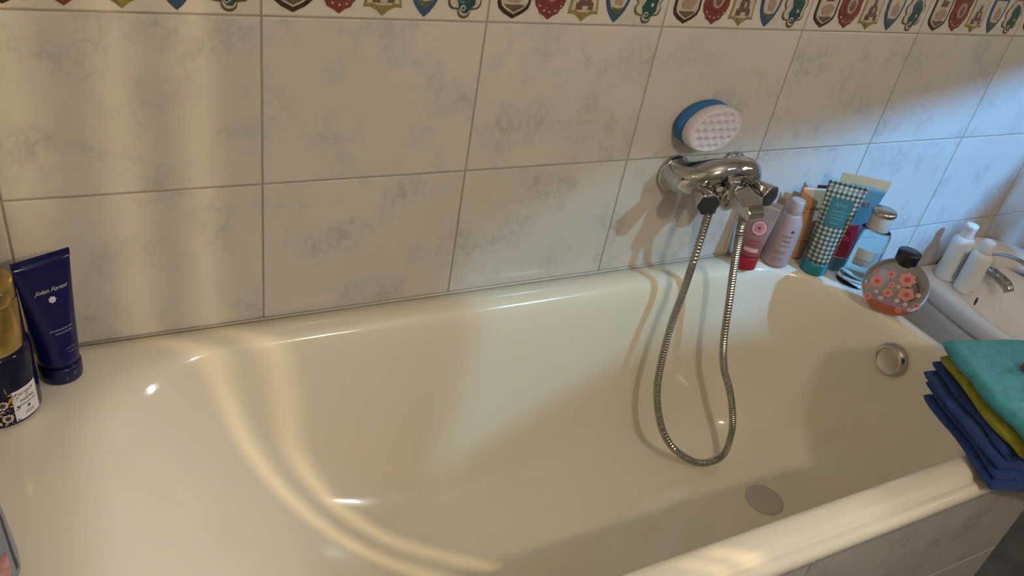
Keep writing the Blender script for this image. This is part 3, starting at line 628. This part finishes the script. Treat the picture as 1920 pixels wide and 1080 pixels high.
blob_on(B, t, 'dot_print', [(circ(x, z, 0.0022, 8), 0, 0) for x, z in ((-0.008, 0.082), (-0.002, 0.086), (0.004, 0.083), (0.0, 0.078), (-0.009, 0.076), (0.008, 0.077))], ['pale_pink'], eps=0.0011)
lines_on(B, t, 'small_print', [(-0.016, 0.016, 0.062, 0.0014), (-0.014, 0.014, 0.053, 0.0012)], 'dark_pink', eps=0.0011)

M['aqua'] = new_mat('aqua_clear_plastic', (0.78, 0.94, 0.97), 0.04, Transmission_Weight=1.0, IOR=1.25)
M['cap_grey'] = new_mat('cap_grey', (0.50, 0.48, 0.44), 0.35); M['pale_label'] = new_mat('pale_label', (0.42, 0.48, 0.44), 0.5); M['blue_print'] = new_mat('blue_print', (0.10, 0.16, 0.42), 0.4)
t = empty('clear_bottle', (1.236, -0.170, RIM), math.radians(-50), 'clear aqua-tinted bottle with silver-topped grey cap', 'bottle')
B = Body([(0.0, 0.032, 0.024), (0.002, 0.0352, 0.027), (0.008, 0.036, 0.028), (0.118, 0.0345, 0.0275), (0.130, 0.034, 0.027), (0.136, 0.0315, 0.0255), (0.140, 0.025, 0.022)])
inn = [ell(z, a, b, 40) for z, a, b in ((0.139, 0.023, 0.020), (0.134, 0.0295, 0.0235), (0.118, 0.0325, 0.0255), (0.030, 0.034, 0.026), (0.022, 0.033, 0.025), (0.018, 0.026, 0.018))]
mesh('body', *loft(B.rings()+inn, cap0=True, cap1=True), 'aqua', t)
patch_on('label', B, t, -0.021, 0.024, 0.056, 0.096, 'pale_label', eps=0.0006)
lines_on(B, t, 'small_print', [(-0.018, 0.006, 0.072, 0.0012), (-0.018, 0.002, 0.068, 0.0012), (-0.018, 0.004, 0.062, 0.0012), (-0.018, 0.0, 0.058, 0.0012)], 'ink', eps=0.0011)
patch_on('side_print', B, t, 0.027, 0.0315, 0.060, 0.094, 'blue_print', nx=4, eps=0.0006)
lath(t, 'cap', [(0.022, 0.139), (0.0225, 0.141), (0.0232, 0.172), (0.0225, 0.174), (0.01, 0.174)], 'cap_grey')
lath(t, 'cap_top', [(0.0232, 0.174), (0.0252, 0.1745), (0.0256, 0.177), (0.0250, 0.181), (0.0230, 0.1835), (0.010, 0.1845), (0.0, 0.1845)], 'chrome_soft')

# round flat bottle with coral flowers
M['clear'] = new_mat('clear_plastic', (0.95, 0.93, 0.92), 0.03, Transmission_Weight=1.0, IOR=1.12)
M['coral_gel'] = new_mat('coral_gel', (0.72, 0.22, 0.11), 0.15, Transmission_Weight=0.35, IOR=1.33)
M['coral'] = new_mat('coral_print', (0.66, 0.25, 0.19), 0.4); M['coral_dark'] = new_mat('coral_dark', (0.48, 0.10, 0.10), 0.4); M['coral_pale'] = new_mat('coral_pale', (0.70, 0.42, 0.37), 0.4)
t = empty('round_bottle', (1.218, -0.276, RIM+0.0005), math.radians(-52), 'round flat clear bottle with coral flowers and black cap on the tub rim', 'bottle')
RD, HT = 0.0640, 0.014
def disc(rad, half, rim, zc, n=64):
    rg = []
    for s, y in ((0.001, -half), (0.5, -half), (0.90, -half*0.98), (0.965, -half*0.75), (1.0, -half*0.25), (1.0, half*0.25), (0.965, half*0.75), (0.90, half*0.98), (0.5, half), (0.001, half)):
        rg.append([(rad*s*math.cos(2*PI*j/n), y, max(zc+rad*s*math.sin(2*PI*j/n), rim)) for j in range(n)])
    return loft(rg, cap0=True, cap1=True)
mesh('body', *disc(RD, HT, 0.0, RD-0.003), 'clear', t)
# liquid in the lower part
lv = 0.024; pts = []
lq = []
for y in (-HT+0.0022, HT-0.0022):
    a0 = math.asin((lv-(RD-0.003))/(RD-0.004)); P_ = []
    for i in range(25):
        a = a0 - (2*a0+PI)*i/24
        P_.append(((RD-0.004)*math.cos(a), y, max(0.0015, RD-0.003+(RD-0.004)*math.sin(a))))
    lq.append(P_)
mesh('liquid', *loft(lq, cap0=True, cap1=True), 'coral_gel', t, smooth=False)
class Flat:
    def front(s, x, z, eps=0, turn=0): return (x, -HT-eps, z)
sh = []
for px_, py_, pr_, p in ((340, 450, 98, 8), (520, 345, 65, 7), (720, 430, 115, 7), (705, 655, 112, 5), (475, 630, 74, 6), (525, 500, 48, 6), (825, 820, 50, 6), (612, 535, 30, 5), (195, 520, 48, 6), (590, 750, 38, 4), (690, 805, 36, 5), (735, 890, 33, 5), (855, 665, 38, 5), (340, 300, 42, 6), (215, 685, 62, 6), (385, 710, 38, 5), (600, 900, 44, 5), (330, 610, 30, 5)):
    ex, ey = (px_-560)/430, (py_-590)/430                      # print layout on the round face
    x = RD*(0.92*ex+0.38*ey); z = RD-0.003+RD*(0.38*ex-0.92*ey); r = RD*pr_/430
    sh.append((flower(x, z, r, p), 0 if r > 0.006 else 2, 0)); 
    if r > 0.006: sh.append((circ(x, z, r*0.36, 10), 1, 1))
blob_on(Flat(), t, 'flower_print', sh, ['coral', 'coral_dark', 'coral_pale'], eps=0.0004)
cz_ = 2*RD-0.006
mesh('cap', *xf(lathe([(0.0215, 0.0), (0.0225, 0.001), (0.0228, 0.022), (0.0220, 0.0235), (0.0, 0.0235)], 36), Matrix.Translation((-0.004, 0, cz_+0.0005))), 'black', t)
mesh('neck', *xf(lathe([(0.0135, -0.006), (0.0135, 0.004), (0.01, 0.004)], 28), Matrix.Translation((-0.004, 0, cz_-0.001))), 'dark', t)

# ------------------------------------------------------------------ bidet with its tap and two white bottles
BZ = 0.424
bd = empty('bidet', (1.90, -0.25, 0), label='white ceramic bidet standing beyond the end of the tub', cat='bidet')
def bring(x0b, x1b, x0f, x1f, yb, yf, z, n=18):
    """outline: straight at wall, flaring sides, round front"""
    P_ = []
    for i in range(n): 
        s = i/(n-1); P_.append((x0b+(x0f-x0b)*math.sin(s*PI/2), yb+(yf*0.55-yb)*s, z))
    cx = (x0f+x1f)/2; rx = (x1f-x0f)/2; y0 = yf*0.55; ry = abs(yf*0.45)
    for i in range(1, 2*n): 
        a = PI+PI*i/(2*n); P_.append((cx+rx*math.cos(a), y0+ry*math.sin(a), z))
    for i in range(n): 
        s = 1-i/(n-1); P_.append((x1b+(x1f-x1b)*math.sin(s*PI/2), yb+(yf*0.55-yb)*s, z))
    for i in range(1, 8): P_.append((x1b+(x0b-x1b)*i/8, yb, z))
    return P_
rg = []
for k, z in ((0.055, 0.0), (0.055, 0.02), (0.045, 0.12), (0.030, 0.25), (0.014, 0.340), (0.010, 0.366), (0.012, 0.3705), (0.004, 0.3735), (0.0, 0.380), (0.0, 0.408), (0.003, 0.418), (0.010, 0.4235)):
    rg.append(bring(1.748+k, 2.052-k, 1.700+k, 2.10-k, -0.004, -0.565+k*1.2, z))
part('body', loft(rg, cap0=True), 'ceramic', bd)
# rim into bowl
rg2 = [rg[-1]]
for k, yb, z in ((0.016, -0.030, 0.4240), (0.030, -0.100, 0.4235), (0.034, -0.106, 0.420), (0.040, -0.112, 0.410), (0.055, -0.125, 0.385), (0.075, -0.145, 0.345), (0.105, -0.18, 0.315), (0.15, -0.24, 0.305)):
    rg2.append(bring(1.748+k, 2.052-k, 1.700+k, 2.10-k, yb, -0.565+k*1.3, z))
part('bowl', loft(rg2, cap1=True), 'ceramic', bd)
o = part('overflow_slot', xf(loft([ell(z, 0.013, 0.0055, 20) for z in (0.0, 0.002)], cap0=True, cap1=True), axis_mat((1.879, -0.1285, 0.3748), (0.0, -0.894, 0.447)) @ Matrix.Rotation(math.radians(48), 4, 'Z')), 'black', bd); o['label'] = 'dark overflow slot'
# raised back ledge against the wall
rgs = []
for x, zt, d in ((1.84, 0.430, 0.02), (1.86, 0.455, 0.035), (1.90, 0.488, 0.045), (1.95, 0.500, 0.050), (2.00, 0.494, 0.056), (2.06, 0.480, 0.075), (2.12, 0.464, 0.10), (2.20, 0.440, 0.12), (2.25, 0.425, 0.125)):
    sec = []
    for i in range(9):
        a = i/8*PI/2; sec.append((x+0.02*math.sin(a), -0.004-d*math.sin(a)**1.2, 0.405+(zt-0.405)*math.cos(a)**0.7 if i < 8 else 0.405))
    sec.append((x, -0.004, 0.405)); rgs.append(sec)
part('back_ledge', loft(rgs, cap0=True, cap1=True), 'ceramic', bd)
tp = empty('bidet_tap', (1.90, -0.075, BZ), label='chrome single-lever tap on the bidet behind the white bottles', cat='tap')
mesh('base', *lathe([(0.024, -0.001), (0.0245, 0.006), (0.0215, 0.012), (0.0210, 0.045), (0.019, 0.056), (0.012, 0.062), (0.0, 0.063)], 32), 'chrome', tp)
mesh('spout', *sweep(catmull([(0, -0.01, 0.030), (0.0, -0.045, 0.034), (0.0, -0.075, 0.032), (0.0, -0.095, 0.027)], 6), [0.0165]*8+[0.0145]*11, 20), 'chrome', tp)
mesh('aerator', *xf(lathe([(0.0115, 0.0), (0.0130, 0.001), (0.0130, 0.020), (0.011, 0.022), (0.0, 0.022)], 24), axis_mat((0, -0.092, 0.030), (0.0, -0.65, -0.6))), 'chrome_soft', tp)
lvp = catmull([(0, 0.0, 0.062), (0.0, -0.018, 0.078), (0.004, -0.050, 0.094), (0.008, -0.085, 0.100), (0.010, -0.104, 0.097)], 6)
LV = []
for i, p in enumerate(lvp):
    wd = 0.013-0.005*i/len(lvp); LV.append([(p.x+sx*wd, p.y, p.z+sz*0.0035) for sx, sz in ((-1, -0.6), (-1, 0.6), (-0.5, 1), (0.5, 1), (1, 0.6), (1, -0.6), (0.5, -1), (-0.5, -1))])
mesh('lever', *loft(LV, cap0=True, cap1=True), 'chrome', tp)

M['white_plastic'] = new_mat('white_plastic', (0.84, 0.83, 0.80), 0.32); M['leaf_print'] = new_mat('leaf_print', (0.30, 0.33, 0.32), 0.5)
def white_bottle(loc, rz, k, label, cap_lobed, leaf):
    t = empty('soap_bottle', loc, rz, label, 'bottle', 'white bottles on the bidet')
    r = 0.0285*k; B = Body([(0.0, r*0.92, r*0.92), (0.003, r, r), (0.006, r*1.01, r*1.01), (0.108*k, r*1.01, r*1.01), (0.118*k, r*0.93, r*0.93), (0.124*k, r*0.75, r*0.75), (0.127*k, r*0.6, r*0.6)])
    mesh('body', *loft(B.rings(), cap0=True, cap1=True), 'white_plastic', t)
    z0 = 0.126*k
    if cap_lobed:
        rgc = [ell(z0+z, rr, rr, 48, lobes=8, amp=am) for z, rr, am in ((0, 0.0165, 0), (0.003, 0.0168, 0.0), (0.026, 0.0150, 0.0), (0.028, 0.0165, 0.05), (0.036, 0.0165, 0.05), (0.039, 0.014, 0.03), (0.040, 0.005, 0))]
        mesh('cap', *loft(rgc, cap0=True, cap1=True), 'white_plastic', t)
    else:
        lath(t, 'cap', [(0.0175, z0), (0.0178, z0+0.003), (0.0165, z0+0.018), (0.0165, z0+0.028), (0.0135, z0+0.034), (0.006, z0+0.037), (0.0, z0+0.0375)], 'white_plastic')
    if leaf:
        sh = []
        for i in range(11):
            z = 0.012+i*0.0075; 
            for s in (-1, 1): sh.append(([(0.0, z), (s*0.006, z+0.003), (s*0.0105, z+0.010), (s*0.004, z+0.008)], 0, 0))
        blob_on(B, t, 'leaf_print', sh, ['leaf_print'], turn=math.radians(30))
    else:
        sh = [(circ(0.018+0.004*math.cos(i), 0.080+0.006*math.sin(i*1.7), 0.004, 7), 0, 0) for i in range(5)]+[([(-0.004, 0.013), (0.008, 0.0125), (0.008, 0.0145), (-0.004, 0.015)], 0, 0)]
        blob_on(B, t, 'dark_print', sh, ['leaf_print'], turn=math.radians(20))['kind'] = 'stuff'
    return t
white_bottle((1.797, -0.062, BZ), math.radians(-45), 1.0, 'taller white bottle with leaf print and lobed cap near the wall', True, True)
white_bottle((1.792, -0.126, BZ), math.radians(-45), 0.94, 'shorter white bottle with rounded cap nearest the bidet bowl', False, False)

# ------------------------------------------------------------------ towels
def terry(name, c, c2):
    m = new_mat(name, c, 0.95, Sheen_Weight=0.12, Sheen_Roughness=0.5)
    add_mottle(m, c2, c, 70, 6, 0.3, 0.7); add_bump(m, 420, 1.0, 0.004, 4.0); M[name] = m
terry('terry_blue', (0.006, 0.060, 0.30), (0.003, 0.028, 0.17)); terry('terry_lime', (0.42, 0.41, 0.012), (0.26, 0.27, 0.008)); terry('terry_aqua', (0.060, 0.38, 0.47), (0.035, 0.27, 0.35))
TO = Vector((1.052, -0.495, 0)); TU = Vector((0.968, -0.25, 0)); TV = Vector((0.29, 0.957, 0))
def droop(p):
    z = 0.0
    if p.y < -0.698: z -= min(0.12, 0.25*(-0.698-p.y)+2.5*(-0.698-p.y)**2)
    if p.x > 1.275: z -= min(0.12, 0.35*(p.x-1.275)+3.0*(p.x-1.275)**2)
    return z
def slab(name, u0, u1, v0, v1, z0, th, mat, parent, seed, skew=0.0, sag=0.0, nu=26, nv=26, amp=0.004):
    """a folded layer: rounded closed sheet following the droop over the rim"""
    rgs_ = []
    def samples(L):
        e = [0.0, 0.02, 0.08, 0.18, 0.34, 0.56, 0.8, 1.0]; e = [q*th*0.6/L for q in e]
        return e+[e[-1]+(1-2*e[-1])*k/nu for k in range(1, nu)]+[1-q for q in reversed(e)]
    US = samples(u1-u0); VS = samples(v1-v0)
    def rnd_(t, L):
        d = min(t, 1-t)*L
        return math.sqrt(max(0.0, 1-(1-d/(th*0.6))**2)) if d < th*0.6 else 1.0
    for tv in VS:
        v = v0+(v1-v0)*tv; ring = []
        hh = th*max(0.03, rnd_(tv, v1-v0))
        for side in (1, -1):
            for tu in (US if side == 1 else US[::-1]):
                ee = rnd_(tu, u1-u0)
                u = u0+(u1-u0)*tu+skew*(tv-0.5)
                wob = noise.noise(Vector((u*9+seed, v*9, seed)))*amp
                ub = 0.010*noise.noise(Vector((v*14+seed*3, seed*1.3, z0*20)))*(1-tu)
                p = TO+TU*(u+ub)+TV*(v+0.006*noise.noise(Vector((u*12, seed, 0.3)))); p = Vector(p)
                z = z0+th/2+side*hh/2*ee+wob+droop(p)-sag*max(0, 0.05-u)
                ring.append((p.x, p.y, z))
        rgs_.append(ring)
    o = mesh(name, *loft(rgs_, cap0=True, cap1=True), mat, parent); subsurf(o, 1)
    tx = bpy.data.textures.get('fluff') or bpy.data.textures.new('fluff', 'CLOUDS'); tx.noise_scale = 0.004
    return o
bt_ = empty('blue_towel', (0, 0, 0), label='dark blue towel folded in layers at the bottom of the towel stack', cat='towel')
zz = RIM+0.004
for k, (u0, v1, th) in enumerate(((-0.012, -0.022, 0.017), (-0.006, -0.006, 0.015), (-0.010, 0.008, 0.015), (0.004, 0.014, 0.014))):
    slab('fold', u0, 0.37, -0.236+0.006*k, v1, zz, th, 'terry_blue', bt_, 1.7+k, skew=0.02, amp=0.003); zz += th+0.0005
lt_ = slab('lime_towel', 0.004, 0.36, -0.232, 0.004, zz+0.001, 0.025, 'terry_lime', None, 9.1, skew=0.01)
tag(lt_, 'lime green towel squeezed between the blue and turquoise towels', 'towel'); zz += 0.0275
at_ = slab('turquoise_towel', -0.004, 0.37, -0.250, 0.006, zz+0.002, 0.026, 'terry_aqua', None, 14.3, skew=0.015, amp=0.006)
tag(at_, 'turquoise towel lying on top of the towel stack', 'towel')
M['brown_wood'] = new_mat('brown_wood', (0.20, 0.085, 0.05), 0.4)
hb = mesh('brush_handle', *sweep(catmull([(1.112, -0.600, 0.6925), (1.130, -0.607, 0.6945), (1.18, -0.628, 0.6975), (1.24, -0.652, 0.699)], 6), [0.002, 0.0055, 0.0075, 0.008, 0.008, 0.008]+[0.008]*13, 16), mat='brown_wood')
tag(hb, 'small brown rounded handle end on the turquoise towel at picture edge', 'handle')
